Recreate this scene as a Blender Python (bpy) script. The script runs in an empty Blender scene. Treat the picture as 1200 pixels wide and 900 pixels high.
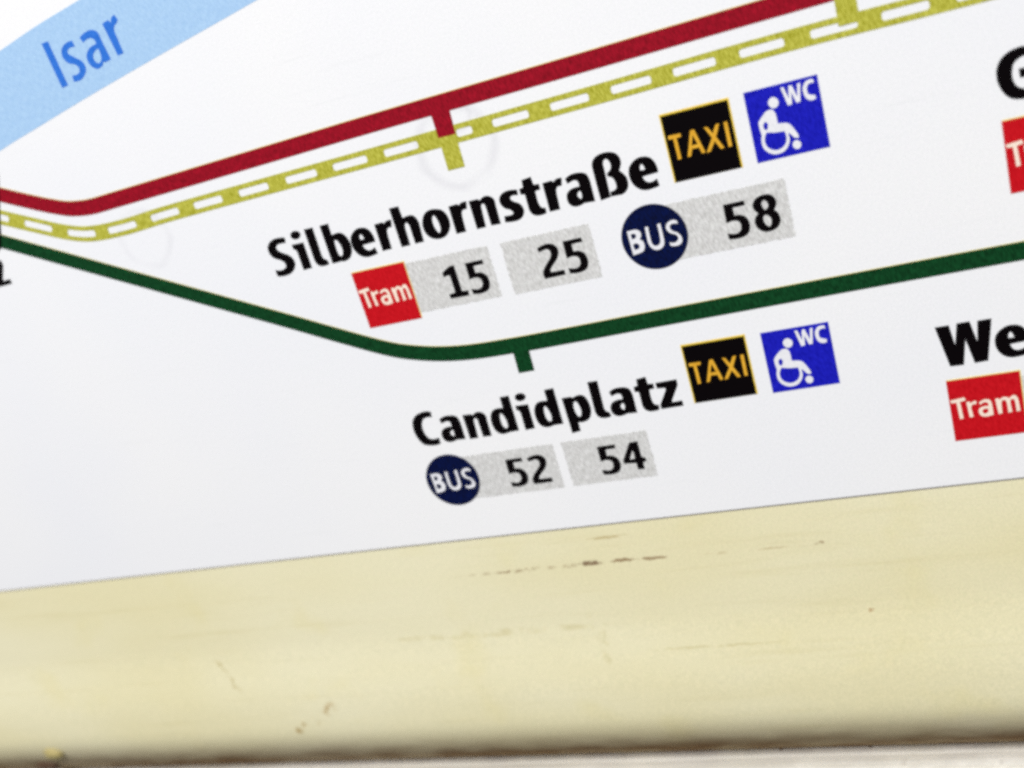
import bpy, math, random, json
from mathutils import Vector, Matrix
from mathutils.geometry import tessellate_polygon
random.seed(7)
SC = bpy.context.scene
COL = SC.collection
MM = 0.001          # everything below is measured in millimetres on the wall: x along it, z up, y into the wall

# ------------------------------------------------------------------ camera
cam_data = bpy.data.cameras.new('camera')
cam = bpy.data.objects.new('camera', cam_data)
COL.objects.link(cam)
SC.camera = cam
right = Vector((0.918893, 0.279142, -0.278775))
up = Vector((0.153951, 0.396892, 0.904862))
fwd = Vector((-0.363229, 0.874389, -0.321727))
m = Matrix.Identity(4)
for i in range(3):
    m[i][0] = right[i]; m[i][1] = up[i]; m[i][2] = -fwd[i]
m.translation = Vector((72.646, -174.878, 64.345)) * MM
cam.matrix_world = m
cam_data.sensor_width = 36
cam_data.lens = 37.025
cam_data.clip_start = 0.005
cam_data.clip_end = 50
cam_data.dof.use_dof = True
cam_data.dof.focus_distance = 0.184
cam_data.dof.aperture_fstop = 13

# ------------------------------------------------------------------ world, lamps, exposure
w = bpy.data.worlds.new('World'); SC.world = w; w.use_nodes = True
bg = w.node_tree.nodes['Background']
bg.inputs[0].default_value = (0.94, 0.94, 1.0, 1); bg.inputs[1].default_value = 0.22
def area(name, loc, target, sx, sy, power, col):
    d = bpy.data.lights.new(name, 'AREA'); d.shape = 'RECTANGLE'; d.size = sx; d.size_y = sy
    d.energy = power; d.color = col
    o = bpy.data.objects.new(name, d); COL.objects.link(o); o.location = loc
    o.rotation_euler = (Vector(target) - Vector(loc)).to_track_quat('-Z', 'Y').to_euler()
    return o
# the two fluorescent tubes of the carriage ceiling
area('ceiling_tube', (0.0, -0.60, 0.98), (0, 0, 0), 1.3, 0.16, 13.7, (1.0, 0.992, 0.965))
area('ceiling_tube', (-0.45, -1.3, 1.35), (0, 0, 0), 1.3, 0.16, 20.8, (0.99, 0.99, 1.0))
SC.view_settings.view_transform = 'Standard'
SC.view_settings.look = 'None'
SC.view_settings.exposure = 0.0
SC.view_settings.gamma = 1.0
SC.cycles.filter_width = 3.3
SC.cycles.use_denoising = False
SC.cycles.max_bounces = 6

# ------------------------------------------------------------------ materials
def srgb(r, g, b):
    f = lambda c: (c/255/12.92) if c/255 <= 0.04045 else ((c/255+0.055)/1.055)**2.4
    return (f(r), f(g), f(b), 1)
class NT:
    def __init__(s, name):
        s.m = bpy.data.materials.new(name); s.m.use_nodes = True
        s.t = s.m.node_tree; s.b = s.t.nodes['Principled BSDF']
        s.pos = s.n('ShaderNodeNewGeometry').outputs['Position']
    def n(s, kind, **kw):
        nd = s.t.nodes.new(kind)
        for k, v in kw.items(): setattr(nd, k, v)
        return nd
    def l(s, a, b): s.t.links.new(a, b)
    def put(s, sock, v):
        if hasattr(v, 'is_linked'): s.l(v, sock)
        else: sock.default_value = v
    def math(s, op, a, b=0.0, c=None, clamp=False):
        nd = s.n('ShaderNodeMath', operation=op); nd.use_clamp = clamp
        s.put(nd.inputs[0], a); s.put(nd.inputs[1], b)
        if c is not None: s.put(nd.inputs[2], c)
        return nd.outputs[0]
    def mapping(s, scale=(1, 1, 1), rot=(0, 0, 0), loc=(0, 0, 0)):
        nd = s.n('ShaderNodeMapping'); s.l(s.pos, nd.inputs[0])
        nd.inputs['Scale'].default_value = scale; nd.inputs['Rotation'].default_value = rot
        nd.inputs['Location'].default_value = loc
        return nd.outputs[0]
    def slant(s, deg, scale):
        r = s.mapping(rot=(0, math.radians(deg), 0))
        nd = s.n('ShaderNodeMapping'); s.l(r, nd.inputs[0]); nd.inputs['Scale'].default_value = scale
        return nd.outputs[0]
    def noise(s, scale, vec=None, detail=2, rough=0.5, dist=0.0):
        nd = s.n('ShaderNodeTexNoise'); s.l(vec or s.pos, nd.inputs['Vector'])
        nd.inputs['Scale'].default_value = scale; nd.inputs['Detail'].default_value = detail
        nd.inputs['Roughness'].default_value = rough; nd.inputs['Distortion'].default_value = dist
        return nd.outputs
    def ramp(s, x, lo, hi, a=0.0, b=1.0):
        nd = s.n('ShaderNodeMapRange', interpolation_type='SMOOTHSTEP'); s.put(nd.inputs[0], x)
        nd.inputs[1].default_value = lo; nd.inputs[2].default_value = hi
        nd.inputs[3].default_value = a; nd.inputs[4].default_value = b
        return nd.outputs[0]
    def mix(s, f, a, b, mode='MIX'):
        nd = s.n('ShaderNodeMix', data_type='RGBA', blend_type=mode)
        s.put(nd.inputs[0], f); s.put(nd.inputs[6], a); s.put(nd.inputs[7], b)
        return nd.outputs[2]
    def bump(s, h, strength, dist):
        nd = s.n('ShaderNodeBump'); s.put(nd.inputs['Height'], h)
        nd.inputs['Strength'].default_value = strength; nd.inputs['Distance'].default_value = dist
        s.l(nd.outputs[0], s.b.inputs['Normal'])
    def done(s, col, rough, spec=0.4):
        s.put(s.b.inputs['Base Color'], col); s.put(s.b.inputs['Roughness'], rough)
        s.b.inputs['Specular IOR Level'].default_value = spec
        return s.m
def grain(t, col, amp=0.06, scale=3600):
    """fine mottling of a printed or moulded plastic surface, light and dark with a little hue"""
    n = t.noise(scale, detail=1.5)
    v = t.ramp(n[0], 0.2, 0.8, 1-amp, 1+amp)
    c = t.n('ShaderNodeCombineColor'); 
    c1 = t.math('MULTIPLY_ADD', n[1], 0.0, v)
    sep = t.n('ShaderNodeSeparateColor'); t.l(n[1], sep.inputs[0])
    for k in range(3):
        x = t.math('MULTIPLY_ADD', t.math('SUBTRACT', sep.outputs[k], 0.5), amp*0.9, v)
        t.l(x, c.inputs[k])
    return t.mix(1.0, col, c.outputs[0], 'MULTIPLY')
def ink(name, col, streak=0.25, col2=None, rough=0.5, amp=0.08, spec=0.14):
    """printed ink seen under an embossed film: slanting fine streaks"""
    t = NT(name)
    vec = t.slant(15, (4300, 900, 850))
    a = t.noise(1.0, vec, detail=1.5, rough=0.6)[0]
    f = t.ramp(a, 0.34, 0.66)
    dark = tuple(c*(1-streak) for c in col[:3]) + (1,)
    base = t.mix(f, dark, col2 or col)
    base = grain(t, base, amp)
    t.bump(a, 0.12, 0.00004)
    return t.done(base, rough, spec)

def make_sheet():
    t = NT('map_white_laminate')
    big = t.noise(14, detail=2)[0]
    base = t.mix(t.ramp(big, 0.3, 0.7), srgb(239, 240, 243), srgb(243, 243, 243))
    # dim rings left by pressed bubbles under the film
    def ring(x, z, r, wd, amt, base):
        sep = t.n('ShaderNodeSeparateXYZ'); t.l(t.pos, sep.inputs[0])
        dx = t.math('SUBTRACT', sep.outputs[0], x*MM); dz = t.math('SUBTRACT', sep.outputs[2], z*MM)
        d = t.math('SQRT', t.math('ADD', t.math('MULTIPLY', dx, dx), t.math('MULTIPLY', dz, dz)))
        d = t.math('ADD', d, t.math('MULTIPLY', t.math('SUBTRACT', t.noise(160, detail=2)[0], 0.5), 0.0025))
        e = t.math('ABSOLUTE', t.math('SUBTRACT', d, r*MM))
        k = t.ramp(e, 0.0, wd*MM, 1.0, 0.0)
        k = t.math('MULTIPLY', k, t.ramp(t.noise(120, detail=2)[0], 0.2, 0.6, 0, amt))
        return t.mix(k, base, srgb(205, 204, 210)), k
    base, k1 = ring(3.0, 45.5, 7.0, 1.5, 0.30, base)
    base, k2 = ring(-66.5, 43.5, 5.6, 1.3, 0.25, base)
    base, k3 = ring(4.5, 50.5, 2.6, 0.7, 0.3, base)
    # faint rubbing along the lower part
    vec = t.mapping(scale=(30, 100, 620))
    st = t.noise(1.0, vec, detail=4, rough=0.7)[0]
    base = t.mix(t.ramp(st, 0.60, 0.74, 0, 0.16), base, srgb(214, 216, 218))
    base = grain(t, base, 0.06)
    a = t.noise(1500, detail=2)[0]
    h = t.math('ADD', a, t.math('MULTIPLY', t.math('ADD', k1, k2), 0.8))
    t.bump(h, 0.10, 0.00005)
    return t.done(base, 0.38, 0.38)

def make_ivory():
    t = NT('ivory_plastic')
    sep = t.n('ShaderNodeSeparateXYZ'); t.l(t.pos, sep.inputs[0]); X, Z = sep.outputs[0], sep.outputs[2]
    big = t.noise(11, t.mapping(scale=(1, 1, 2.6)), detail=3)[0]
    base = t.mix(t.ramp(big, 0.3, 0.7), srgb(231, 223, 180), srgb(236, 230, 195))
    # long horizontal wiping marks
    vec = t.mapping(scale=(16, 60, 330), rot=(0, math.radians(0.6), 0))
    st = t.noise(1.0, vec, detail=5, rough=0.65)[0]
    base = t.mix(t.ramp(st, 0.52, 0.72, 0, 0.20), base, srgb(200, 188, 132))
    yel = t.noise(55, detail=3)[0]
    base = t.mix(t.ramp(yel, 0.55, 0.75, 0, 0.25), base, srgb(226, 214, 146))
    wn = t.noise(520, detail=3, rough=0.7)[1]; ws = t.n('ShaderNodeSeparateColor'); t.l(wn, ws.inputs[0])
    WX = t.math('MULTIPLY_ADD', t.math('SUBTRACT', ws.outputs[0], 0.5), 0.0035, X)
    WZ = t.math('MULTIPLY_ADD', t.math('SUBTRACT', ws.outputs[1], 0.5), 0.0013, Z)
    def blob(x, z, rx, rz, lo, hi, nscale, col, amt, base, ang=0.0):
        c, s_ = math.cos(ang), math.sin(ang)
        dx = t.math('SUBTRACT', WX, x*MM); dz = t.math('SUBTRACT', WZ, z*MM)
        a = t.math('ADD', t.math('MULTIPLY', dx, c/(rx*MM)), t.math('MULTIPLY', dz, s_/(rx*MM)))
        b = t.math('ADD', t.math('MULTIPLY', dz, c/(rz*MM)), t.math('MULTIPLY', dx, -s_/(rz*MM)))
        d = t.math('ADD', t.math('MULTIPLY', a, a), t.math('MULTIPLY', b, b))
        k = t.ramp(d, 0.25, 1.0, 1, 0)
        n = t.ramp(t.noise(nscale, detail=3, rough=0.6)[0], lo, hi)
        return t.mix(t.math('MULTIPLY', t.math('MULTIPLY', k, n), amt), base, col)
    brown = srgb(140, 108, 70)
    # interrupted scuff line under the map
    base = blob(-4, -40.9, 24, 0.5, 0.42, 0.58, 420, brown, 0.45, base)
    base = blob(4.6, -40.7, 3.2, 0.65, 0.36, 0.5, 700, srgb(110, 76, 50), 0.8, base)
    base = blob(11.5, -40.75, 3.0, 0.5, 0.38, 0.48, 600, brown, 0.8, base)
    base = blob(17.5, -40.9, 3.6, 0.5, 0.42, 0.5, 600, brown, 0.75, base)
    base = blob(-12.5, -40.9, 3.5, 0.4, 0.42, 0.52, 600, brown, 0.6, base)
    base = blob(49.4, -41.1, 1.4, 0.4, 0.42, 0.56, 700, brown, 0.7, base)
    base = blob(36, -41.3, 12, 0.35, 0.45, 0.6, 300, srgb(180, 156, 110), 0.4, base)
    base = blob(10, -35.2, 5, 0.45, 0.4, 0.55, 300, srgb(176, 152, 92), 0.55, base)
    base = blob(56.5, -56.7, 0.8, 0.7, 0.1, 0.3, 300, srgb(170, 130, 80), 0.6, base)
    # vertical run and thin scratch in the middle
    base = blob(2.2, -57, 1.6, 9.0, 0.40, 0.66, 200, srgb(196, 184, 126), 0.6, base, 0.04)
    base = blob(26, -62.2, 16, 0.35, 0.35, 0.5, 300, srgb(200, 188, 134), 0.45, base)
    base = blob(-20, -55.5, 32, 1.1, 0.42, 0.62, 180, srgb(200, 188, 132), 0.4, base)
    base = blob(-93, -62, 0.7, 6, 0.3, 0.5, 200, srgb(192, 176, 120), 0.7, base, 0.35)
    # tan smudge at lower left
    base = blob(-68.6, -72.6, 3.2, 1.7, 0.40, 0.62, 420, srgb(178, 148, 88), 0.75, base, 0.6)
    base = blob(-72.6, -75.0, 3.4, 2.0, 0.44, 0.64, 420, srgb(188, 164, 106), 0.7, base, 0.6)
    base = blob(-78.3, -77.8, 3.2, 1.5, 0.40, 0.6, 420, srgb(178, 150, 88), 0.75, base, 0.6)
    # brown shade painted into the colour where the panel rolls under
    roll_shade = t.ramp(t.noise(90, t.mapping(scale=(1, 1, 3)), detail=4)[0], 0.3, 0.7, 0.75, 0.97)
    k = t.math('MULTIPLY', t.ramp(Z, -0.0910, -0.0785, 1, 0), roll_shade)
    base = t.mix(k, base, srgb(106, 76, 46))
    base = grain(t, base, 0.075, 2800)
    t.bump(t.math('ADD', t.noise(700, detail=3)[0], t.math('MULTIPLY', t.noise(60, detail=2)[0], 3.0)), 0.04, 0.0001)
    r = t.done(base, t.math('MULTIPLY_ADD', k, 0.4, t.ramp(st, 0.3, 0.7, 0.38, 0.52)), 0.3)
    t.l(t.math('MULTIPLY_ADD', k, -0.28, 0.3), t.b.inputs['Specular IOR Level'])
    return r

def make_metal():
    t = NT('worn_aluminium')
    n = t.noise(1.0, t.mapping(scale=(20, 900, 900)), detail=4, rough=0.7)[0]
    n2 = t.noise(160, detail=4, rough=0.65)[0]
    base = t.mix(t.ramp(n, 0.3, 0.7), srgb(224, 220, 208), srgb(246, 244, 238))
    base = t.mix(t.ramp(n2, 0.62, 0.76, 0, 0.3), base, srgb(112, 92, 70))
    sy = t.n('ShaderNodeSeparateXYZ'); t.l(t.pos, sy.inputs[0])
    edge = t.math('MULTIPLY_ADD', t.math('SUBTRACT', n2, 0.5), 0.006, sy.outputs[1])
    base = t.mix(t.ramp(edge, 0.0055, 0.0090, 0, 0.45), base, srgb(120, 104, 84))  # back painted duller so the front of the rail reads as brightly lit
    base = grain(t, base, 0.06, 2400)
    t.b.inputs['Metallic'].default_value = 0.3
    t.bump(n, 0.2, 0.0001)
    return t.done(base, t.ramp(n2, 0.4, 0.7, 0.32, 0.6), 0.5)

def plain(name, col, rough=0.7, amp=0.25, sc=900):
    t = NT(name)
    n = t.noise(sc, detail=4, rough=0.65)[0]
    a = tuple(c*(1-amp) for c in col[:3]) + (1,)
    b_ = tuple(min(1, c*(1+amp)) for c in col[:3]) + (1,)
    t.bump(n, 0.4, 0.0002)
    return t.done(t.mix(t.ramp(n, 0.3, 0.7), a, b_), rough, 0.3)

M = {
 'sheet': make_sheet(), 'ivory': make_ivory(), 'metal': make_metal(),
 'black': ink('black_ink', srgb(6, 2, 4), 0.2, spec=0.08),
 'river': ink('river_ink', srgb(163, 199, 236), 0.05, srgb(174, 207, 238)),
 'river_text': ink('river_name_ink', srgb(44, 112, 212), 0.10, srgb(56, 122, 220)),
 'red_line': ink('crimson_ink', srgb(146, 8, 30), 0.30, srgb(164, 14, 38)),
 'olive': ink('olive_ink', srgb(168, 166, 42), 0.14, srgb(198, 196, 84), amp=0.06),
 'green': ink('dark_green_ink', srgb(4, 56, 24), 0.35, srgb(14, 72, 36)),
 'red': ink('signal_red_ink', srgb(196, 8, 22), 0.12, srgb(206, 20, 32)),
 'navy': ink('navy_ink', srgb(0, 8, 50), 0.4, srgb(0, 16, 70)),
 'blue': ink('blue_ink', srgb(18, 20, 176), 0.16, srgb(30, 32, 192)),
 'yellow': ink('amber_ink', srgb(226, 166, 44), 0.08, srgb(232, 178, 58)),
 'under': ink('yellow_underprint', srgb(240, 226, 140), 0.05),
 'white': ink('reversed_white', srgb(236, 236, 240), 0.04),
 'cream': ink('reversed_cream', srgb(250, 232, 214), 0.04),
 'gray': ink('halftone_gray_ink', srgb(203, 202, 199), 0.12, srgb(226, 226, 224), amp=0.08),
 'rim': ink('taxi_rim_ink', srgb(232, 196, 50), 0.08, srgb(240, 210, 84)),
 'grime': plain('dark_grime', srgb(84, 62, 44)),
 'filler': plain('yellow_filler', srgb(172, 158, 104), 0.6, 0.1),
 'back': plain('dark_recess', srgb(70, 56, 44)),
}

# ------------------------------------------------------------------ mesh helpers
def link(name, verts, faces, mat, parent=None, smooth=False):
    me = bpy.data.meshes.new(name)
    me.from_pydata([(v[0]*MM, v[1]*MM, v[2]*MM) for v in verts], [], faces)
    me.materials.append(mat)
    if smooth:
        for p in me.polygons: p.use_smooth = True
    me.update()
    o = bpy.data.objects.new(name, me); COL.objects.link(o)
    if parent: o.parent = parent
    return o
def thing(name, label, cat, loc=(0, 0, 0)):
    o = bpy.data.objects.new(name, None); COL.objects.link(o)
    o.empty_display_size = 0.01; o.location = loc
    o['label'] = label; o['category'] = cat
    return o

def smooth_loop(pts, n=5):
    """closed control polygon -> outline; points flagged 1 are corners, the rest are passed smoothly"""
    out = []; N = len(pts)
    for i in range(N):
        p0, p1, p2, p3 = pts[i-1], pts[i], pts[(i+1) % N], pts[(i+2) % N]
        if p1[2] and p2[2]:
            out.append((p1[0], p1[1])); continue
        def tan(a, b, c):
            return ((c[0]-a[0])/2, (c[1]-a[1])/2)
        d = math.hypot(p2[0]-p1[0], p2[1]-p1[1])
        def lim(t, d):
            l = math.hypot(*t)
            return t if l <= d*1.15 or l == 0 else (t[0]*d*1.15/l, t[1]*d*1.15/l)
        t1 = None if p1[2] else lim(tan(p0, p1, p2), d)
        t2 = None if p2[2] else lim(tan(p1, p2, p3), d)
        if t1 is None: t1 = ((p2[0]-p1[0])*1.5 - t2[0]/2, (p2[1]-p1[1])*1.5 - t2[1]/2)
        if t2 is None: t2 = ((p2[0]-p1[0])*1.5 - t1[0]/2, (p2[1]-p1[1])*1.5 - t1[1]/2)
        for k in range(n):
            s = k/n; s2 = s*s; s3 = s2*s
            h = (2*s3-3*s2+1, s3-2*s2+s, -2*s3+3*s2, s3-s2)
            out.append((h[0]*p1[0]+h[1]*t1[0]+h[2]*p2[0]+h[3]*t2[0],
                        h[0]*p1[1]+h[1]*t1[1]+h[2]*p2[1]+h[3]*t2[1]))
    return out
def areaof(l):
    return sum(l[i-1][0]*l[i][1]-l[i][0]*l[i-1][1] for i in range(len(l)))/2
def inside(p, poly):
    r = False; j = len(poly)-1
    for i in range(len(poly)):
        a, b = poly[i], poly[j]
        if (a[1] > p[1]) != (b[1] > p[1]) and p[0] < (b[0]-a[0])*(p[1]-a[1])/(b[1]-a[1])+a[0]: r = not r
        j = i
    return r
def ink_mesh(groups, top, bottom):
    """groups: list of (outer, [holes]); a raised film of ink standing from `bottom` to `top` mm off the sheet"""
    V, F = [], []
    for outer, holes in groups:
        loops = [outer if areaof(outer) > 0 else outer[::-1]] + [h if areaof(h) < 0 else h[::-1] for h in holes]
        flat = [p for l in loops for p in l]
        base = len(V)
        V += [(p[0], -top, p[1]) for p in flat]
        for tri in tessellate_polygon([[Vector((p[0], p[1], 0)) for p in l] for l in loops]):
            a, b, c = (flat[i] for i in tri)
            cr = (b[0]-a[0])*(c[1]-a[1])-(b[1]-a[1])*(c[0]-a[0])
            tri = tri if cr > 0 else tri[::-1]
            F.append(tuple(base+i for i in tri))
        b2 = len(V); V += [(p[0], -bottom, p[1]) for p in flat]
        k = 0
        for l in loops:
            n = len(l)
            for i in range(n):
                a, b = k+i, k+(i+1) % n
                F.append((base+a, b2+a, b2+b, base+b))
            k += n
    return V, F
def classify(loops):
    """sort outlines into outers with their holes"""
    outs = [l for l in loops if not any(l is not o and inside(l[0], o) for o in loops)]
    return [(o, [l for l in loops if l is not o and inside(l[0], o)]) for o in outs]
def ink_obj(name, groups, mat, parent, top=0.03, bottom=0.0):
    V, F = ink_mesh(groups, top, bottom)
    return link(name, V, F, mat, parent)
def rect(x0, z0, x1, z1): return [(x0, z0), (x1, z0), (x1, z1), (x0, z1)]

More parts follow.
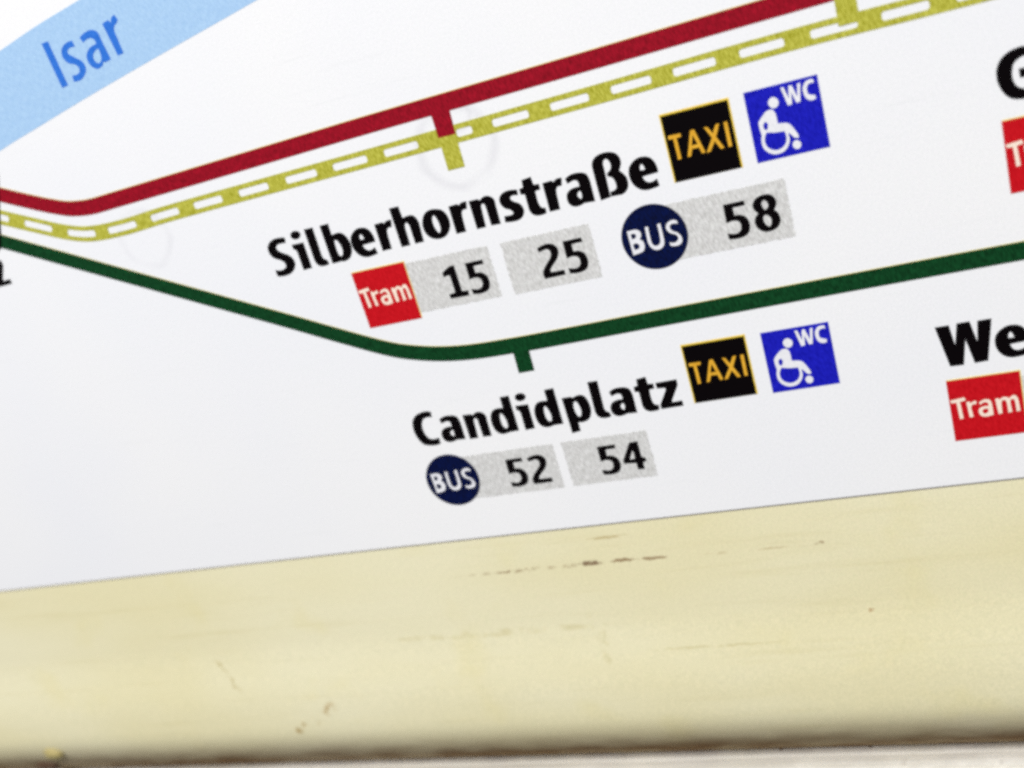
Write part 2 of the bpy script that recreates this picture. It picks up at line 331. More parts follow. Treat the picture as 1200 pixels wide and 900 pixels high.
GL = json.loads('''{"S":[[[-36.07,37.03,1],[-36.24,36.07,1],[-37.21,36.16,0],[-38.1,36.06,0],[-38.59,35.59,0],[-38.41,34.85,0],[-37.63,34.23,0],[-36.49,33.52,0],[-35.87,32.64,0],[-35.85,31.65,0],[-36.57,30.63,0],[-37.8,30.01,0],[-39.29,29.9,0],[-40.47,30.08,1],[-40.48,31.32,1],[-39.6,31.04,0],[-38.67,31.09,0],[-37.9,31.61,0],[-37.98,32.44,0],[-38.74,33.12,0],[-39.81,33.7,0],[-40.4,34.64,0],[-40.37,35.85,0],[-39.67,36.68,0],[-38.62,37.15,0],[-37.29,37.21,0]]],"i":[[[-35.12,35.33,1],[-32.54,35.31,1],[-32.6,30.22,1],[-34.49,30.15,1],[-34.46,33.73,0],[-34.63,34.26,0],[-35.05,34.49,1]],[[-34.61,37.2,0],[-34.13,37.67,0],[-33.29,37.75,0],[-32.64,37.4,0],[-32.59,36.82,0],[-33.15,36.32,0],[-33.94,36.26,0],[-34.54,36.62,0]]],"l":[[[-31.43,37.65,1],[-29.57,37.64,1],[-29.7,32.1,1],[-29.5,31.42,0],[-28.85,30.98,1],[-28.77,30.2,1],[-29.78,30.07,0],[-30.73,30.24,0],[-31.33,30.83,0],[-31.51,31.73,1]]],"b":[[[-27.96,37.62,1],[-26.15,37.65,1],[-26.2,35.35,1],[-25.26,35.52,0],[-24.3,35.43,0],[-23.55,34.81,0],[-23.07,33.64,0],[-23.04,32.4,0],[-23.42,31.23,0],[-24.24,30.38,0],[-25.35,30.1,0],[-26.18,30.24,0],[-26.58,30.16,1],[-27.98,30.13,1]],[[-25.88,34.42,0],[-25.42,34.15,0],[-25.05,33.16,0],[-25.01,32.02,0],[-25.45,31.15,0],[-25.93,31.19,0],[-26.19,31.82,0],[-26.21,33.07,0],[-26.1,34.07,0]]],"e":[[[36.59,32.99,1],[36.56,33.97,0],[36.29,34.91,0],[35.77,35.6,0],[34.98,35.96,0],[33.91,36.02,0],[32.92,35.62,0],[32.07,34.83,0],[31.72,33.83,0],[31.76,32.63,0],[32.2,31.58,0],[33.01,30.8,0],[34.02,30.47,0],[35.12,30.51,0],[36.27,30.69,1],[36.1,31.9,1],[35.39,31.59,0],[34.6,31.6,0],[34.03,32.1,0],[33.81,32.85,1]],[[34.14,34.98,0],[34.44,34.57,0],[34.63,33.84,1],[33.71,33.84,1],[33.76,34.54,0]]],"r":[[[16.55,35.63,1],[18.21,35.7,1],[18.51,35.35,1],[19.12,35.76,0],[20.1,35.79,1],[19.76,34.5,1],[19.03,34.51,0],[18.63,34.04,0],[18.47,33.11,1],[18.38,30.56,1],[16.51,30.51,1]]],"h":[[[-13.02,37.69,1],[-11.17,37.65,1],[-11.07,35.37,1],[-10.24,35.55,0],[-9.19,35.53,0],[-8.55,35.01,0],[-8.23,34.07,0],[-8.24,33.2,1],[-8.41,30.34,1],[-10.13,30.32,1],[-10.15,33.62,1],[-10.3,34.2,0],[-10.61,34.49,0],[-11.0,34.24,0],[-11.19,33.52,1],[-11.26,30.28,1],[-13.0,30.26,1]]],"o":[[[-4.29,35.59,0],[-3.26,35.23,0],[-2.61,34.45,0],[-2.32,33.42,0],[-2.42,32.25,0],[-3.0,31.19,0],[-3.95,30.42,0],[-5.06,30.22,0],[-6.16,30.42,0],[-7.02,30.97,0],[-7.56,31.96,0],[-7.63,33.29,0],[-7.12,34.59,0],[-6.32,35.38,0],[-5.29,35.69,0]],[[-5.03,34.68,0],[-4.59,34.03,0],[-4.36,33.0,0],[-4.39,31.93,0],[-4.77,31.25,0],[-5.13,31.38,0],[-5.45,32.16,0],[-5.59,33.06,0],[-5.46,34.0,0]]],"n":[[[2.41,35.59,1],[4.08,35.55,1],[4.48,35.25,1],[5.36,35.73,0],[6.22,35.67,0],[6.86,35.23,0],[7.12,34.65,0],[7.09,34.03,1],[7.02,30.4,1],[5.26,30.47,1],[5.23,33.76,1],[5.11,34.42,0],[4.74,34.66,0],[4.41,34.31,0],[4.32,33.7,1],[4.13,30.42,1],[2.43,30.39,1]]],"s":[[[11.71,35.56,1],[11.6,34.65,1],[10.79,34.84,0],[10.2,34.68,0],[10.07,34.19,0],[10.54,33.67,0],[11.37,33.17,0],[11.85,32.43,0],[11.87,31.59,0],[11.36,30.76,0],[10.41,30.34,0],[9.2,30.31,0],[7.98,30.47,1],[8.11,31.5,1],[9.09,31.42,0],[9.79,31.53,0],[9.91,31.95,0],[9.42,32.51,0],[8.66,32.89,0],[8.16,33.58,0],[8.04,34.44,0],[8.44,35.19,0],[9.3,35.67,0],[10.42,35.77,0]]],"t":[[[13.03,36.97,1],[14.77,37.18,1],[14.88,35.73,1],[15.87,35.65,1],[15.86,34.73,1],[14.88,34.65,1],[14.81,33.12,0],[14.92,32.06,0],[15.29,31.48,0],[15.85,31.37,1],[15.8,30.46,1],[14.96,30.33,0],[14.01,30.39,0],[13.36,30.74,0],[12.97,31.45,0],[12.93,32.4,0],[12.93,34.49,1],[12.17,34.65,1],[12.19,35.55,1],[12.94,35.71,1]]],"a":[[[20.71,35.45,1],[21.77,35.9,0],[22.82,35.96,0],[23.81,35.81,0],[24.48,35.42,0],[24.75,34.71,0],[24.84,33.88,1],[24.82,30.55,1],[22.83,30.69,1],[22.36,30.49,0],[21.39,30.4,0],[20.55,30.74,0],[20.13,31.5,0],[20.2,32.51,0],[20.71,33.21,0],[21.64,33.56,0],[22.84,33.59,1],[22.84,34.14,0],[22.68,34.68,0],[22.12,34.92,0],[21.45,34.77,0],[20.89,34.59,1]],[[22.61,32.93,0],[22.89,32.41,0],[22.75,31.62,0],[22.47,31.46,0],[22.11,31.87,0],[22.05,32.4,0]]],"ss":[[[25.87,30.46,1],[25.86,36.0,0],[26.0,36.96,0],[26.51,37.63,0],[27.22,38.01,0],[28.28,38.19,0],[29.35,38.08,0],[30.25,37.67,0],[30.76,36.92,0],[30.82,36.01,0],[30.54,35.29,0],[30.17,34.71,1],[30.72,34.06,0],[31.13,33.27,0],[31.15,32.17,0],[30.72,31.27,0],[29.87,30.72,0],[28.75,30.72,0],[27.77,30.74,1],[27.9,31.5,1],[28.57,31.58,0],[29.07,31.95,0],[29.15,32.64,0],[29.03,33.36,0],[28.68,33.94,0],[28.09,34.18,1],[28.09,34.71,1],[28.73,35.12,0],[29.05,35.74,0],[29.0,36.54,0],[28.6,37.13,0],[28.08,37.06,0],[27.79,36.54,0],[27.75,35.75,1],[27.62,30.65,1]]],"C":[[[-18.37,-2.95,1],[-18.53,-4.05,1],[-19.43,-3.91,0],[-20.42,-4.19,0],[-21.05,-5.1,0],[-21.28,-6.33,0],[-21.09,-7.64,0],[-20.51,-8.56,0],[-19.59,-8.83,0],[-18.46,-8.68,1],[-18.48,-9.89,1],[-19.64,-10.1,0],[-20.99,-9.96,0],[-22.03,-9.61,0],[-22.81,-8.53,0],[-23.23,-6.8,0],[-23.11,-5.16,0],[-22.67,-4.09,0],[-21.73,-3.22,0],[-20.44,-2.8,0],[-19.28,-2.74,0]]],"d":[[[5.91,-2.25,1],[7.72,-2.16,1],[7.68,-9.62,1],[5.71,-9.61,1],[5.2,-9.77,0],[4.25,-9.81,0],[3.42,-9.44,0],[2.86,-8.55,0],[2.67,-7.19,0],[2.88,-5.89,0],[3.46,-4.89,0],[4.28,-4.49,0],[5.22,-4.46,0],[5.9,-4.57,1]],[[5.1,-5.46,0],[5.56,-6.08,0],[5.82,-7.2,0],[5.8,-8.29,0],[5.48,-8.79,0],[5.04,-8.72,0],[4.66,-7.99,0],[4.61,-6.77,0],[4.79,-5.83,0]]],"p":[[[8.84,-4.46,1],[10.6,-4.49,1],[10.92,-4.78,1],[11.75,-4.45,0],[12.65,-4.44,0],[13.31,-4.91,0],[13.7,-5.98,0],[13.8,-7.29,0],[13.51,-8.56,0],[12.88,-9.41,0],[11.98,-9.81,0],[11.07,-9.82,0],[10.66,-9.72,1],[10.64,-11.59,1],[8.96,-11.85,1]],[[11.19,-5.44,0],[11.6,-5.81,0],[11.88,-6.86,0],[11.87,-7.94,0],[11.5,-8.66,0],[11.09,-8.71,0],[10.72,-7.99,0],[10.59,-6.78,0],[10.77,-5.85,0]]],"z":[[[27.04,-4.43,1],[30.98,-4.36,1],[30.92,-5.43,1],[29.26,-8.19,1],[29.23,-8.68,1],[31.05,-8.6,1],[31.09,-9.58,1],[26.97,-9.61,1],[26.95,-8.79,1],[28.62,-6.07,1],[28.6,-5.59,1],[27.11,-5.47,1]]],"W":[[[75.07,-2.48,1],[77.17,-2.5,1],[77.71,-6.13,1],[78.44,-2.42,1],[80.34,-2.41,1],[81.11,-6.12,1],[81.57,-2.53,1],[83.63,-2.49,1],[82.27,-9.7,1],[80.29,-9.77,1],[79.36,-5.38,1],[78.54,-9.82,1],[76.49,-9.74,1]]],"G":[[[94.33,38.13,1],[94.39,36.85,1],[93.73,37.24,0],[92.93,37.4,0],[92.09,37.12,0],[91.41,36.53,0],[91.09,35.49,0],[91.06,34.38,0],[91.45,33.27,0],[92.4,32.62,0],[93.21,32.58,1],[93.2,34.27,1],[92.08,34.36,1],[92.04,35.64,1],[94.75,35.53,1],[94.99,31.57,1],[93.77,31.14,0],[92.24,31.19,0],[91.23,31.39,0],[90.45,31.76,0],[89.71,32.58,0],[89.15,33.97,0],[88.99,35.25,0],[89.2,36.55,0],[89.91,37.7,0],[91.01,38.41,0],[92.37,38.71,0],[93.37,38.6,0]]],"1":[[[-6.8,23.83,1],[-5.57,24.53,0],[-4.78,24.79,0],[-4.12,24.73,1],[-4.08,19.74,1],[-2.81,19.6,1],[-2.97,18.67,1],[-6.72,18.77,1],[-6.75,19.57,1],[-5.46,19.73,1],[-5.47,23.06,1],[-5.89,23.2,0],[-6.72,23.01,1]]],"5":[[[17.23,24.84,1],[20.71,24.84,1],[20.74,24.09,1],[18.69,24.06,1],[18.68,22.66,1],[19.52,22.63,0],[20.35,22.17,0],[20.78,21.39,0],[20.81,20.32,0],[20.38,19.34,0],[19.56,18.87,0],[18.35,18.74,0],[17.04,18.9,1],[16.98,19.9,1],[18.05,19.61,0],[18.83,19.71,0],[19.36,20.3,0],[19.43,21.14,0],[19.05,21.7,0],[18.36,21.88,0],[17.81,21.85,0],[17.18,21.72,1]]],"2":[[[12.31,24.56,1],[13.39,24.92,0],[14.5,25.0,0],[15.39,24.71,0],[15.94,24.01,0],[15.97,23.15,0],[15.45,22.08,0],[14.5,21.2,0],[13.72,20.39,0],[13.6,19.79,1],[16.17,19.75,1],[16.18,18.91,1],[12.23,18.85,1],[12.14,19.85,0],[12.53,20.64,0],[13.26,21.46,0],[14.17,22.35,0],[14.53,23.02,0],[14.47,23.78,0],[13.92,24.12,0],[13.13,24.02,0],[12.48,23.85,1]]],"4":[[[19.28,-15.45,1],[20.86,-15.39,1],[20.89,-18.69,1],[21.55,-18.99,1],[21.67,-19.62,1],[20.94,-19.84,1],[20.9,-21.25,1],[19.62,-21.22,1],[19.58,-19.81,1],[17.21,-19.65,1],[17.26,-18.92,1]],[[19.38,-17.18,1],[19.62,-17.44,0],[19.59,-18.89,1],[18.54,-18.92,1]]],"8":[[[53.04,25.34,0],[53.8,25.02,0],[54.27,24.33,0],[54.3,23.55,0],[53.98,22.84,0],[53.69,22.56,1],[54.23,22.0,0],[54.46,21.07,0],[54.3,20.22,0],[53.64,19.48,0],[52.64,19.15,0],[51.72,19.2,0],[50.87,19.69,0],[50.4,20.58,0],[50.39,21.48,0],[50.81,22.17,0],[51.19,22.43,1],[50.65,23.19,0],[50.53,24.0,0],[50.97,24.78,0],[51.82,25.27,0]],[[52.41,24.51,0],[52.85,24.17,0],[53.0,23.55,0],[52.77,23.06,0],[52.35,22.83,0],[52.03,23.33,0],[51.95,24.08,0]],[[52.23,22.01,0],[52.78,21.74,0],[53.05,20.99,0],[52.86,20.24,0],[52.51,19.9,0],[52.04,20.32,0],[51.76,21.08,0],[51.85,21.75,0]]],"B_":[[[28.84,24.2,1],[30.5,24.22,0],[31.19,23.7,0],[31.22,22.93,0],[30.81,22.38,1],[31.32,21.85,0],[31.37,20.93,0],[30.89,20.12,0],[29.93,19.86,0],[28.93,19.76,1]],[[29.48,23.46,1],[30.01,23.47,0],[30.25,23.07,0],[29.9,22.73,0],[29.5,22.7,1]],[[29.44,21.64,1],[30.06,21.7,0],[30.4,21.26,0],[30.09,20.79,0],[29.52,20.76,1]]],"U_":[[[32.07,24.26,1],[32.74,24.29,1],[32.67,21.87,0],[32.79,21.05,0],[33.27,20.68,0],[33.88,20.88,0],[34.19,21.54,0],[34.27,24.34,1],[34.93,24.38,1],[34.91,21.38,0],[34.71,20.52,0],[33.97,19.92,0],[33.07,19.88,0],[32.32,20.45,0],[31.99,21.41,0],[32.0,22.46,0]]],"S_":[[[37.8,24.22,1],[37.89,23.58,1],[37.2,23.76,0],[36.67,23.73,0],[36.36,23.35,0],[36.62,22.7,0],[37.44,22.16,0],[37.94,21.33,0],[37.88,20.45,0],[37.21,19.91,0],[36.18,19.91,0],[35.63,20.18,1],[35.65,20.89,1],[36.37,20.59,0],[37.0,20.79,0],[37.27,21.3,0],[36.93,21.85,0],[36.13,22.29,0],[35.63,23.03,0],[35.73,23.87,0],[36.36,24.39,0],[37.12,24.52,0]]],"T_":[[[39.52,38.39,1],[41.66,38.36,1],[41.66,37.73,1],[40.9,37.7,1],[40.95,34.23,1],[40.29,34.15,1],[40.25,37.68,1],[39.51,37.72,1]]],"A_":[[[43.25,38.4,1],[43.97,38.4,1],[45.0,34.32,1],[44.32,34.27,1],[44.09,35.32,1],[42.97,35.36,1],[42.57,34.26,1],[41.9,34.23,1]],[[43.53,37.53,1],[43.95,35.96,1],[43.05,35.96,1]]],"X_":[[[45.49,38.34,1],[46.13,38.3,1],[46.74,37.1,1],[47.45,38.38,1],[48.11,38.36,1],[47.19,36.38,1],[48.14,34.35,1],[47.46,34.26,1],[46.78,35.7,1],[45.79,34.24,1],[45.08,34.23,1],[46.41,36.39,1]]],"I_":[[[48.75,38.36,1],[49.41,38.38,1],[49.38,34.35,1],[48.71,34.31,1]]],"W_":[[[58.4,41.48,1],[58.95,41.51,1],[59.4,39.6,1],[59.64,41.46,1],[60.21,41.49,1],[60.71,39.55,1],[60.99,41.48,1],[61.55,41.51,1],[61.07,38.62,1],[60.36,38.6,1],[59.93,40.35,1],[59.76,38.55,1],[59.03,38.49,1]]],"C_":[[[63.52,41.56,1],[63.58,40.95,1],[62.97,41.02,0],[62.51,40.76,0],[62.33,40.11,0],[62.52,39.47,0],[63.43,39.12,1],[63.43,38.49,1],[62.65,38.4,0],[61.99,38.82,0],[61.67,39.69,0],[61.72,40.68,0],[62.24,41.46,0],[62.93,41.68,0]]],"head":[[[57.16,40.42,0],[57.73,39.94,0],[57.83,39.27,0],[57.44,38.69,0],[56.79,38.55,0],[56.25,38.99,0],[56.11,39.71,0],[56.5,40.28,0]]],"blob":[[[59.41,32.93,0],[59.89,32.57,0],[59.97,32.0,0],[59.67,31.5,0],[59.12,31.4,0],[58.66,31.77,0],[58.56,32.34,0],[58.86,32.82,0]]],"chair":[[[56.03,38.59,0],[56.65,38.51,0],[57.04,37.74,0],[57.07,36.19,1],[58.48,35.92,0],[59.1,35.26,0],[59.84,33.62,0],[59.7,33.13,0],[59.06,33.29,1],[58.34,34.29,1],[58.41,33.27,0],[58.04,32.32,0],[57.32,31.59,0],[56.42,31.32,0],[55.43,31.43,0],[54.53,32.03,0],[53.99,32.95,0],[53.94,34.01,0],[54.17,34.92,1],[54.05,35.73,0],[54.07,36.93,0],[54.75,37.8,0],[55.56,38.48,0]],[[55.22,36.78,0],[55.43,36.25,0],[55.16,35.63,0],[54.86,35.84,0],[54.84,36.4,0]],[[54.68,34.36,0],[55.09,35.09,1],[56.42,34.76,0],[57.74,34.68,1],[57.83,33.59,0],[57.43,32.64,0],[56.58,32.15,0],[55.74,32.18,0],[54.92,32.73,0],[54.6,33.5,0]]],"Tt":[[[75.57,-15.93,1],[77.87,-15.68,1],[78.02,-16.3,1],[77.1,-16.43,1],[77.29,-19.53,1],[76.64,-19.63,1],[76.49,-16.5,1],[75.71,-16.51,1]]],"rt":[[[78.0,-16.63,1],[78.57,-16.55,1],[78.64,-16.94,1],[79.15,-16.62,0],[79.61,-16.61,1],[79.56,-17.25,1],[78.92,-17.28,0],[78.67,-17.83,1],[78.85,-19.47,1],[78.21,-19.54,1]]],"at":[[[79.91,-17.03,1],[80.76,-16.58,0],[81.58,-16.71,0],[81.91,-17.44,0],[81.94,-19.63,1],[81.49,-19.67,1],[80.78,-19.78,0],[80.04,-19.53,0],[79.71,-18.85,0],[79.87,-18.11,0],[80.61,-17.81,0],[81.33,-17.85,1],[81.29,-17.34,0],[80.97,-17.12,0],[80.55,-17.18,0],[80.12,-17.48,1]],[[80.46,-18.41,0],[81.1,-18.36,0],[81.18,-18.83,0],[80.72,-19.18,0],[80.36,-18.87,0]]],"mt":[[[82.44,-16.77,1],[83.03,-16.7,1],[83.11,-16.97,1],[83.8,-16.58,0],[84.47,-16.78,0],[84.6,-17.01,1],[85.18,-16.51,0],[85.77,-16.74,0],[85.98,-17.69,0],[86.07,-19.49,1],[85.45,-19.55,1],[85.39,-17.68,0],[85.17,-17.22,0],[84.77,-17.44,0],[84.83,-19.54,1],[84.17,-19.6,1],[84.12,-17.63,0],[83.87,-17.18,0],[83.43,-17.39,0],[83.31,-19.54,1],[82.68,-19.61,1]]],"Iz":[[[-71.56,83.32,1],[-69.96,83.33,1],[-69.52,74.87,1],[-71.06,74.76,1]]],"sz":[[[-64.72,82.04,1],[-64.6,80.88,1],[-65.63,80.99,0],[-66.44,80.71,0],[-66.61,80.04,0],[-65.58,79.15,0],[-64.33,78.01,0],[-64.14,76.72,0],[-64.98,75.68,0],[-66.37,75.05,0],[-67.95,75.16,1],[-67.75,76.32,1],[-66.71,76.17,0],[-65.82,76.53,0],[-65.64,77.29,0],[-66.21,77.98,0],[-67.51,78.59,0],[-68.17,79.75,0],[-67.93,80.93,0],[-66.98,81.73,0],[-65.87,82.05,0]]],"az":[[[-62.86,82.07,1],[-61.43,82.6,0],[-59.79,82.68,0],[-58.6,81.92,0],[-58.45,80.49,0],[-58.05,76.8,1],[-59.44,76.6,1],[-59.9,76.81,1],[-60.45,76.19,0],[-61.72,75.96,0],[-62.73,76.67,0],[-63.13,77.88,0],[-62.76,79.02,0],[-61.48,79.91,0],[-59.96,80.11,1],[-59.88,80.79,0],[-60.49,81.36,0],[-61.49,81.4,0],[-62.5,81.02,1]],[[-60.0,79.25,0],[-59.84,78.24,0],[-60.13,77.26,0],[-61.03,76.84,0],[-61.62,77.47,0],[-61.39,78.56,0]]],"rz":[[[-56.95,83.03,1],[-55.46,83.3,1],[-55.11,82.69,1],[-54.55,83.48,0],[-53.73,83.77,1],[-53.4,82.82,1],[-53.91,82.33,0],[-54.69,81.89,0],[-55.02,81.04,1],[-54.92,77.1,1],[-56.3,77.0,1]]]}''')
WORDS = json.loads('''{"silber":[["S",0.0,0.0],["i",0.0,0.0],["l",0.0,0.0],["b",0.0,0.0],["e",-54.472,-0.576],["r",-33.497,-0.184],["h",0.0,0.0],["o",0.0,0.0],["r",-18.175,-0.133],["n",0.0,0.0],["s",0.0,0.0],["t",0.0,0.0],["r",0.0,0.0],["a",0.0,0.0],["ss",0.0,0.0],["e",0.0,0.0]],"candid":[["C",0.0,0.0],["a",-37.745,-40.299],["n",-14.37,-40.318],["d",-9.158,-0.036],["i",34.42,-39.897],["d",0.0,0.0],["p",0.0,0.0],["l",46.009,-39.781],["a",-2.52,-40.158],["t",10.722,-40.105],["z",0.0,0.0]],"We":[["W",0.0,0.0],["e",52.02,-40.228]],"z":[["z",-135.306,50.843]],"15":[["1",0.0,0.0],["5",-19.102,-0.141]],"25":[["2",0.0,0.0],["5",0.0,0.0]],"58":[["5",28.59,0.271],["8",0.0,0.0]],"52":[["5",-23.403,-40.308],["2",-13.913,-40.341]],"54":[["5",-4.32,-40.257],["4",0.0,0.0]]}''')
def glyph(ch, dx=0, dz=0):
    loops = [smooth_loop(l) for l in GL[ch]]
    return classify([[(x+dx, z+dz) for x, z in l] for l in loops])
def thin(loop, d, sign):
    l = loop if (areaof(loop) > 0) == (sign > 0) else loop[::-1]
    out = []
    for i, p in enumerate(l):
        a, q = l[i-1], l[(i+1) % len(l)]
        k = math.hypot(q[0]-a[0], q[1]-a[1]) or 1
        out.append((p[0]-(q[1]-a[1])/k*d, p[1]+(q[0]-a[0])/k*d))
    return out
def spell(items, d=0.0):
    g = []
    for ch, dx, dz in items:
        for o_, hs in glyph(ch, dx, dz):
            g.append((thin(o_, d, 1), [thin(h, d, -1) for h in hs]) if d else (o_, hs))
    return g

# ------------------------------------------------------------------ wall behind, ivory panel, metal rail
X0, X1 = -600, 400
def extrude(name, prof, mat, parent, nx=120, wob=0.0):
    V, F = [], []; k = len(prof)
    for i in range(nx+1):
        x = X0+(X1-X0)*i/nx
        for j, (y, z) in enumerate(prof):
            V.append((x, y+wob*math.sin(x*0.21+j), z+wob*math.sin(x*0.13+j*0.7)))
    for i in range(nx):
        for j in range(k-1):
            a = i*k+j
            F.append((a, a+k, a+k+1, a+1))
    return link(name, V, F, mat, parent, smooth=True)
back = link('wall', [(X0, 26, -220), (X1, 26, -220), (X1, 26, 260), (X0, 26, 260),
                     (X0, 34, -220), (X1, 34, -220), (X1, 34, 260), (X0, 34, 260)],
            [(0, 1, 2, 3), (7, 6, 5, 4), (0, 4, 5, 1), (2, 6, 7, 3), (1, 5, 6, 2), (3, 7, 4, 0)], M['back'])
back['kind'] = 'structure'

panel = thing('trim_panel', 'ivory plastic panel with scuffs behind and below the white map sheet', 'panel', (0, 0, 0))
FACE = 0.32
R = 24.0; ZB = -76.8; LIP = 0.95
prof = [(24, 250), (FACE, 250), (FACE, 120), (FACE, 0), (FACE, -53)]
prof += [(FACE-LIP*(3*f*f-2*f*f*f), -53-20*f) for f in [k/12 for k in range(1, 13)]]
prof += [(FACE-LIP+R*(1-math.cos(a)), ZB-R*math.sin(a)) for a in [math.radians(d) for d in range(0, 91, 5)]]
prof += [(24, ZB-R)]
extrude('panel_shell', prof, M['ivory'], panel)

def lump(name, cx, cy, cz, rx, ry, rz, mat, parent, seed, n=10):
    rnd = random.Random(seed); V = []; F = []
    for i in range(n+1):
        a = math.pi*i/n
        for j in range(n):
            b = 2*math.pi*j/n; k = 1+rnd.uniform(-0.22, 0.22)
            V.append((cx+rx*math.sin(a)*math.cos(b)*k, cy+ry*math.cos(a), cz+rz*math.sin(a)*math.sin(b)*k))
    for i in range(n):
        for j in range(n):
            F.append((i*n+j, i*n+(j+1) % n, (i+1)*n+(j+1) % n, (i+1)*n+j))
    return link(name, V, F, mat, parent, smooth=True)
lump('filler_lump', -160.5, 0.1, -83.3, 3.2, 1.1, 1.9, M['filler'], panel, 3)['label'] = 'yellow lump on the rolled lower edge'
lump('gouge', -168, 2.6, -89.2, 4.0, 1.0, 1.8, M['grime'], panel, 5)['label'] = 'brown gouge beside the yellow lump'

rail = thing('metal_rail', 'worn metal rail running under the ivory panel at the bottom edge', 'rail', (0, 0, 0))
RZ = -95.4
prof = [(20, RZ-1.2), (12, RZ-0.3), (8.5, RZ), (6.8, RZ-0.15), (6.2, RZ-0.5), (5.4, RZ-0.35), (4.2, RZ), (2.6, RZ+0.1), (1.0, RZ-0.25),
        (-0.4, RZ-1.0), (-1.4, RZ-2.2), (-1.9, RZ-4), (-2, RZ-8), (-2, RZ-60), (10, RZ-60)]
extrude('rail_profile', prof, M['metal'], rail, 180, 0.06)
# crust of dirt along the back of the rail
rnd = random.Random(11)
V, F = [], []
for q in range(60):
    cx = rnd.uniform(-170, 100); cy = rnd.uniform(8.2, 9.5); r = rnd.choice([0.3, 0.4, 0.6]); 
    if q < 2: cx = (31.5, 50.0)[q]; cy = 8.0; r = 0.7
    b = len(V); n = 7
    for i in range(n):
        a = 2*math.pi*i/n
        V.append((cx+r*math.cos(a)*rnd.uniform(0.6, 1.3), cy+r*math.sin(a)*rnd.uniform(0.6, 1.3), RZ-0.2))
    V.append((cx, cy, RZ+0.25+r*0.35))
    for i in range(n): F.append((b+i, b+(i+1) % n, b+n))
o = link('dirt_crust', V, F, M['grime'], rail); o['kind'] = 'stuff'

# ------------------------------------------------------------------ the map
mp = thing('network_map', 'white transit map sheet with coloured route lines on ivory wall panel', 'map')
SX0, SX1, SZ0, SZ1 = -590, 390, -32.1, 240
b = 0.05
V, F = [], []
ring = [(0.0, b), (0.0, b)]
fr = [(SX0, SZ0), (SX1, SZ0), (SX1, SZ1), (SX0, SZ1)]
def inset(d): return [(SX0+d, SZ0+d), (SX1-d, SZ0+d), (SX1-d, SZ1-d), (SX0+d, SZ1-d)]
for y, d in ((FACE-0.02, 0.0), (0.08, 0.0), (0.0, 0.08)):
    V += [(p[0], y, p[1]) for p in inset(d)]
for k in (0, 4):
    for i in range(4): F.append((k+i, k+(i+1) % 4, k+4+(i+1) % 4, k+4+i))
F.append((8, 9, 10, 11))
link('sheet', V, F, M['sheet'], mp)
# grey strip painted as the shadow line under the sheet's bottom edge
link('edge_shade_strip', [(SX0, FACE-0.03, SZ0-0.3), (SX1, FACE-0.03, SZ0-0.3), (SX1, FACE-0.03, SZ0), (SX0, FACE-0.03, SZ0),
                       (SX0, FACE+0.01, SZ0-0.36), (SX1, FACE+0.01, SZ0-0.36)],
     [(0, 1, 2, 3), (4, 5, 1, 0)], ink('grey_edge_shade', srgb(196, 188, 184), 0.06), mp)

def dense(path, n=8):
    pts = [(p[0], p[1], 0) for p in path]
    out = []
    for i in range(len(pts)-1):
        p0 = pts[max(i-1, 0)]; p1 = pts[i]; p2 = pts[i+1]; p3 = pts[min(i+2, len(pts)-1)]
        d1 = math.dist(p0, p1) or 1; d2 = math.dist(p1, p2); d3 = math.dist(p2, p3) or 1
        def unit(a, c): 
            l = math.dist(a, c) or 1; return ((c[0]-a[0])/l, (c[1]-a[1])/l)
        t1 = unit(p0, p2); t2 = unit(p1, p3)
        for k in range(n):
            s = k/n; s2 = s*s; s3 = s2*s
            h = (2*s3-3*s2+1, (s3-2*s2+s)*d2, -2*s3+3*s2, (s3-s2)*d2)
            out.append((h[0]*p1[0]+h[1]*t1[0]+h[2]*p2[0]+h[3]*t2[0], h[0]*p1[1]+h[1]*t1[1]+h[2]*p2[1]+h[3]*t2[1]))
    out.append(tuple(path[-1])); return out
def offset(c, d):
    r = []
    for i, p in enumerate(c):
        a = c[max(i-1, 0)]; q = c[min(i+1, len(c)-1)]
        l = math.dist(a, q); r.append((p[0]-(q[1]-a[1])/l*d, p[1]+(q[0]-a[0])/l*d))
    return r
def band(c, wd, shift=0.0):
    return offset(c, wd/2+shift) + offset(c, -wd/2+shift)[::-1]

river = [(-500, -10, 1), (-140, 56, 0), (-108, 63.5, 0), (-91.5, 67.3, 0), (-78.9, 69.6, 0), (-66.9, 71.7, 0), (-55.8, 73.5, 0), (-43.6, 75.4, 0), (-25.1, 78.2, 0), (2.1, 82.6, 0), (40, 90, 1),
         (40, 112, 1), (-27, 94.6, 0), (-47.5, 90.1, 0), (-59.9, 88.1, 0), (-70.4, 86.6, 0), (-81.35, 84.6, 0), (-96.7, 81.6, 0), (-140, 73, 0), (-500, 7, 1)]
rv = ink_obj('river_band', [(smooth_loop(river), [])], M['river'], mp, 0.02)
nm = ink_obj('river_name', spell([('Iz', 0, 0), ('sz', 0, 0), ('az', 0, 0), ('rz', 0, 0)]), M['river_text'], rv, 0.04, 0.02)

red = dense([(-450, 221.5), (-140, 79.5), (-111.1, 66.2), (-95.9, 59.1), (-88.9, 55.9), (-84.9, 54.2), (-81, 52.85), (-76.3, 52.15), (-70.8, 52.15), (-32.1, 52.7), (-10.2, 53.0), (25.5, 53.25), (52.3, 53.5), (69, 53.6)])
rl = ink_obj('red_line', [(band(red, 3.1), [])], M['red_line'], mp, 0.035, 0.02)
ink_obj('yellow_fringe', [(band(red, 3.1, 0.11), [])], M['under'], rl, 0.02)
ink_obj('station_tick', [([(0.40, 47.55), (3.75, 47.5), (3.95, 52.2), (0.32, 52.2)], [])], M['red_line'], rl, 0.05, 0.035)

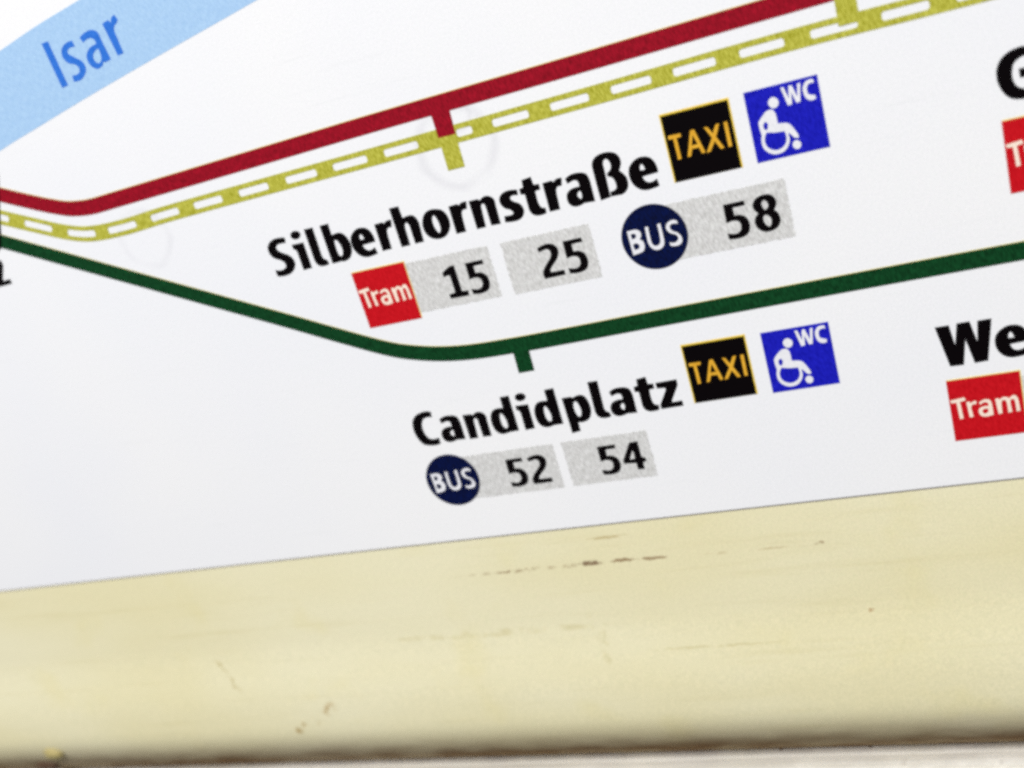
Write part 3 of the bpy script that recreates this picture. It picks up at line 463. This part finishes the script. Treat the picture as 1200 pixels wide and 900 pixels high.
ol = dense([(-440, 214.5), (-140, 74.5), (-110.1, 60.3), (-98.3, 54.8), (-91.2, 51.6), (-84.3, 48.6), (-79, 47.1), (-70.7, 46.6), (-59.9, 46.95), (-34.4, 47.2), (-12.4, 47.35), (32.8, 47.8), (51.2, 48.05), (65.6, 48.1), (81.2, 47.9), (99.6, 47.8), (385, 47.7)])
wins = [(-101.5, -96.8), (-93.3, -87.4), (-83.9, -77.5), (-74.2, -67.2), (-63.3, -56.5), (-52.7, -46.1), (-42.1, -35.5), (-31.5, -24.8), (-21.2, -14.1), (-10.5, -3.7),
        (3.95, 6.9), (10.8, 17.5), (21.5, 28.3), (32.2, 39.0), (42.7, 49.6), (53.4, 60.3), (64.3, 71.2), (74.7, 81.4), (85.1, 91.8), (95.5, 102.2), (106, 112.7)] + [(116.6+10.6*k, 123.3+10.6*k) for k in range(24)]
def yat(x):
    for a, q in zip(ol, ol[1:]):
        if a[0] <= x <= q[0]:
            f = (x-a[0])/(q[0]-a[0]); return a[1]+f*(q[1]-a[1]), (q[1]-a[1])/(q[0]-a[0])
    return 47.8, 0
holes = []
for a, q in wins:
    h = 0.66; hole = []
    ya, sl = yat((a+q)/2); n = 6
    top = []; bot = []
    for x, k_ in [(a, 0.6), (a+0.3, 1), (a*0.7+q*0.3, 1), ((a+q)/2, 1), (a*0.3+q*0.7, 1), (q-0.3, 1), (q, 0.6)]:
        hh = h*k_
        y, s = yat(x); l = math.hypot(1, s)
        top.append((x - s/l*hh, y+hh/l)); bot.append((x + s/l*hh, y-hh/l))
    holes.append(top+bot[::-1])
oll = ink_obj('olive_line', [(band(ol, 3.2), holes)], M['olive'], mp, 0.03)
oll['label'] = 'olive route line with a row of white dashes'
ink_obj('station_tick', [([(0.36, 41.67), (3.64, 41.67), (3.72, 47.5), (0.42, 47.55)], [])], M['olive'], oll, 0.045, 0.0)
ink_obj('station_tick', [([(68.50, 48.2), (71.62, 48.2), (71.62, 66), (68.50, 66)], [])], M['olive'], oll, 0.055, 0.0)

gr = dense([(-430, 213.2), (-150, 74.6), (-112.8, 56.0), (-101.5, 50.4), (-41.5, 20.7), (-32.8, 16.3), (-24.1, 12.05), (-19.7, 10.3), (-12.9, 8.6), (-6, 7.75), (3.4, 7.5), (12.5, 7.5), (31.9, 7.65), (89.6, 7.85), (385, 8.2)])
gl = ink_obj('green_line', [(band(gr, 3.06), [])], M['green'], mp, 0.035, 0.02)
ink_obj('yellow_fringe', [(band(gr, 3.06, 0.10), [])], M['under'], gl, 0.02)
ink_obj('station_tick', [([(2.0, 1.95), (5.2, 1.95), (5.3, 6.5), (2.1, 6.5)], [])], M['green'], gl, 0.045, 0.02)

def capsule(x0, z0, x1, z1, r, n=8):
    """upright or slanting rounded bar"""
    a = math.atan2(z1-z0, x1-x0); out = []
    for k in range(n+1):
        t = a-math.pi/2+math.pi*k/n; out.append((x1+r*math.cos(t), z1+r*math.sin(t)))
    for k in range(n+1):
        t = a+math.pi/2+math.pi*k/n; out.append((x0+r*math.cos(t), z0+r*math.sin(t)))
    return out
im = ink_obj('interchange_marker', [(capsule(-104.0, 51.2, -97.0, 64.5, 3.0), [])], M['black'], mp, 0.07)
ink_obj('marker_centre', [(capsule(-104.0, 51.2, -97.0, 64.5, 2.0), [])], M['white'], im, 0.09, 0.07)

WORDS['z'] = [(c_, a+0.9, b_) for c_, a, b_ in WORDS['z']]
for key in ('silber', 'candid', 'We', 'z'):
    ink_obj('station_name', spell(WORDS[key], -0.05), M['black'], mp, 0.03)
ink_obj('station_name', spell([('G', 0, 0)], -0.04), M['black'], mp, 0.03)

# line number boxes and badges
for key, x0, x1, z1, z0 in (('15', -13.9, 3.25, 27.1, 17.25), ('25', 5.8, 22.65, 27.0, 17.1), ('58', 33.4, 56.3, 27.3, 17.4),
                            ('52', -18.5, 4.3, -13.45, -23.0), ('54', 6.1, 23.05, -13.4, -23.0), (None, 86.2, 104, -13.2, -23.0), (None, 99.6, 116, 28.0, 18.0)):
    # halftone dots leave the rim of each box slightly ragged
    rg = random.Random(int(key or 3)); out = []
    def side(ax, az, bx, bz):
        n = max(6, int(math.hypot(bx-ax, bz-az)/0.30))
        for i in range(n):
            f = i/n; nx, nz = (bz-az), -(bx-ax); l = math.hypot(nx, nz); j = rg.uniform(-0.11, 0.11)
            out.append((ax+(bx-ax)*f+nx/l*j, az+(bz-az)*f+nz/l*j))
    side(x0, z0, x1, z0); side(x1, z0, x1, z1); side(x1, z1, x0, z1); side(x0, z1, x0, z0)
    bx = ink_obj('number_box', [(out, [])], M['gray'], mp, 0.02)
    if key: ink_obj('route_number', spell(WORDS[key], -0.035), M['black'], bx, 0.04, 0.02)

TR = (75.415, -12.341)
for x, z in ((-24.95, 27.46), TR, (88.84, 28.54)):
    s = 11.28
    t = ink_obj('tram_badge', [(rect(x, z-s, x+s, z), [])], M['red'], mp, 0.045, 0.02)
    ink_obj('yellow_fringe', [(rect(x+0.10, z-s+0.15, x+s+0.17, z+0.19), [])], M['under'], t, 0.03, 0.0)
    ink_obj('lettering', spell([(c_, x-TR[0], z-TR[1]) for c_ in ('Tt', 'rt', 'at', 'mt')], 0.03), M['cream'], t, 0.06, 0.045)
B1 = (33.35, 22.24)
for x, z in (B1, (-18.53, -18.25)):
    r = 5.76
    t = ink_obj('bus_badge', [([(x+r*math.cos(2*math.pi*k/64), z+r*math.sin(2*math.pi*k/64)) for k in range(64)], [])], M['navy'], mp, 0.05, 0.0)
    ink_obj('lettering', spell([(c_, x-B1[0], z-B1[1]) for c_ in ('B_', 'U_', 'S_')], 0.07), M['white'], t, 0.065, 0.05)
T1 = (38.85, 42.039)
for x, z in (T1, (33.13, 2.0)):
    s = 11.5
    t = ink_obj('taxi_badge', [(rect(x, z-s, x+s, z), [])], M['rim'], mp, 0.03)
    f_ = ink_obj('black_field', [(rect(x+0.22, z-s+0.02, x+s-0.26, z-0.34), [])], M['black'], t, 0.045, 0.03)
    ink_obj('lettering', spell([(c_, x-T1[0], z-T1[1]) for c_ in ('T_', 'A_', 'X_', 'I_')], 0.05), M['yellow'], t, 0.06, 0.045)
W1 = (52.71, 42.104)
for x, z in (W1, (47.21, 1.68)):
    s = 11.47
    t = ink_obj('toilet_badge', [(rect(x, z-s, x+s, z), [])], M['blue'], mp, 0.03)
    ink_obj('wheelchair_symbol', spell([(c_, x-W1[0], z-W1[1]) for c_ in ('head', 'chair', 'blob')], 0.075), M['white'], t, 0.045, 0.03)
    ink_obj('lettering', spell([(c_, x-W1[0], z-W1[1]) for c_ in ('W_', 'C_')], 0.05), M['white'], t, 0.045, 0.03)
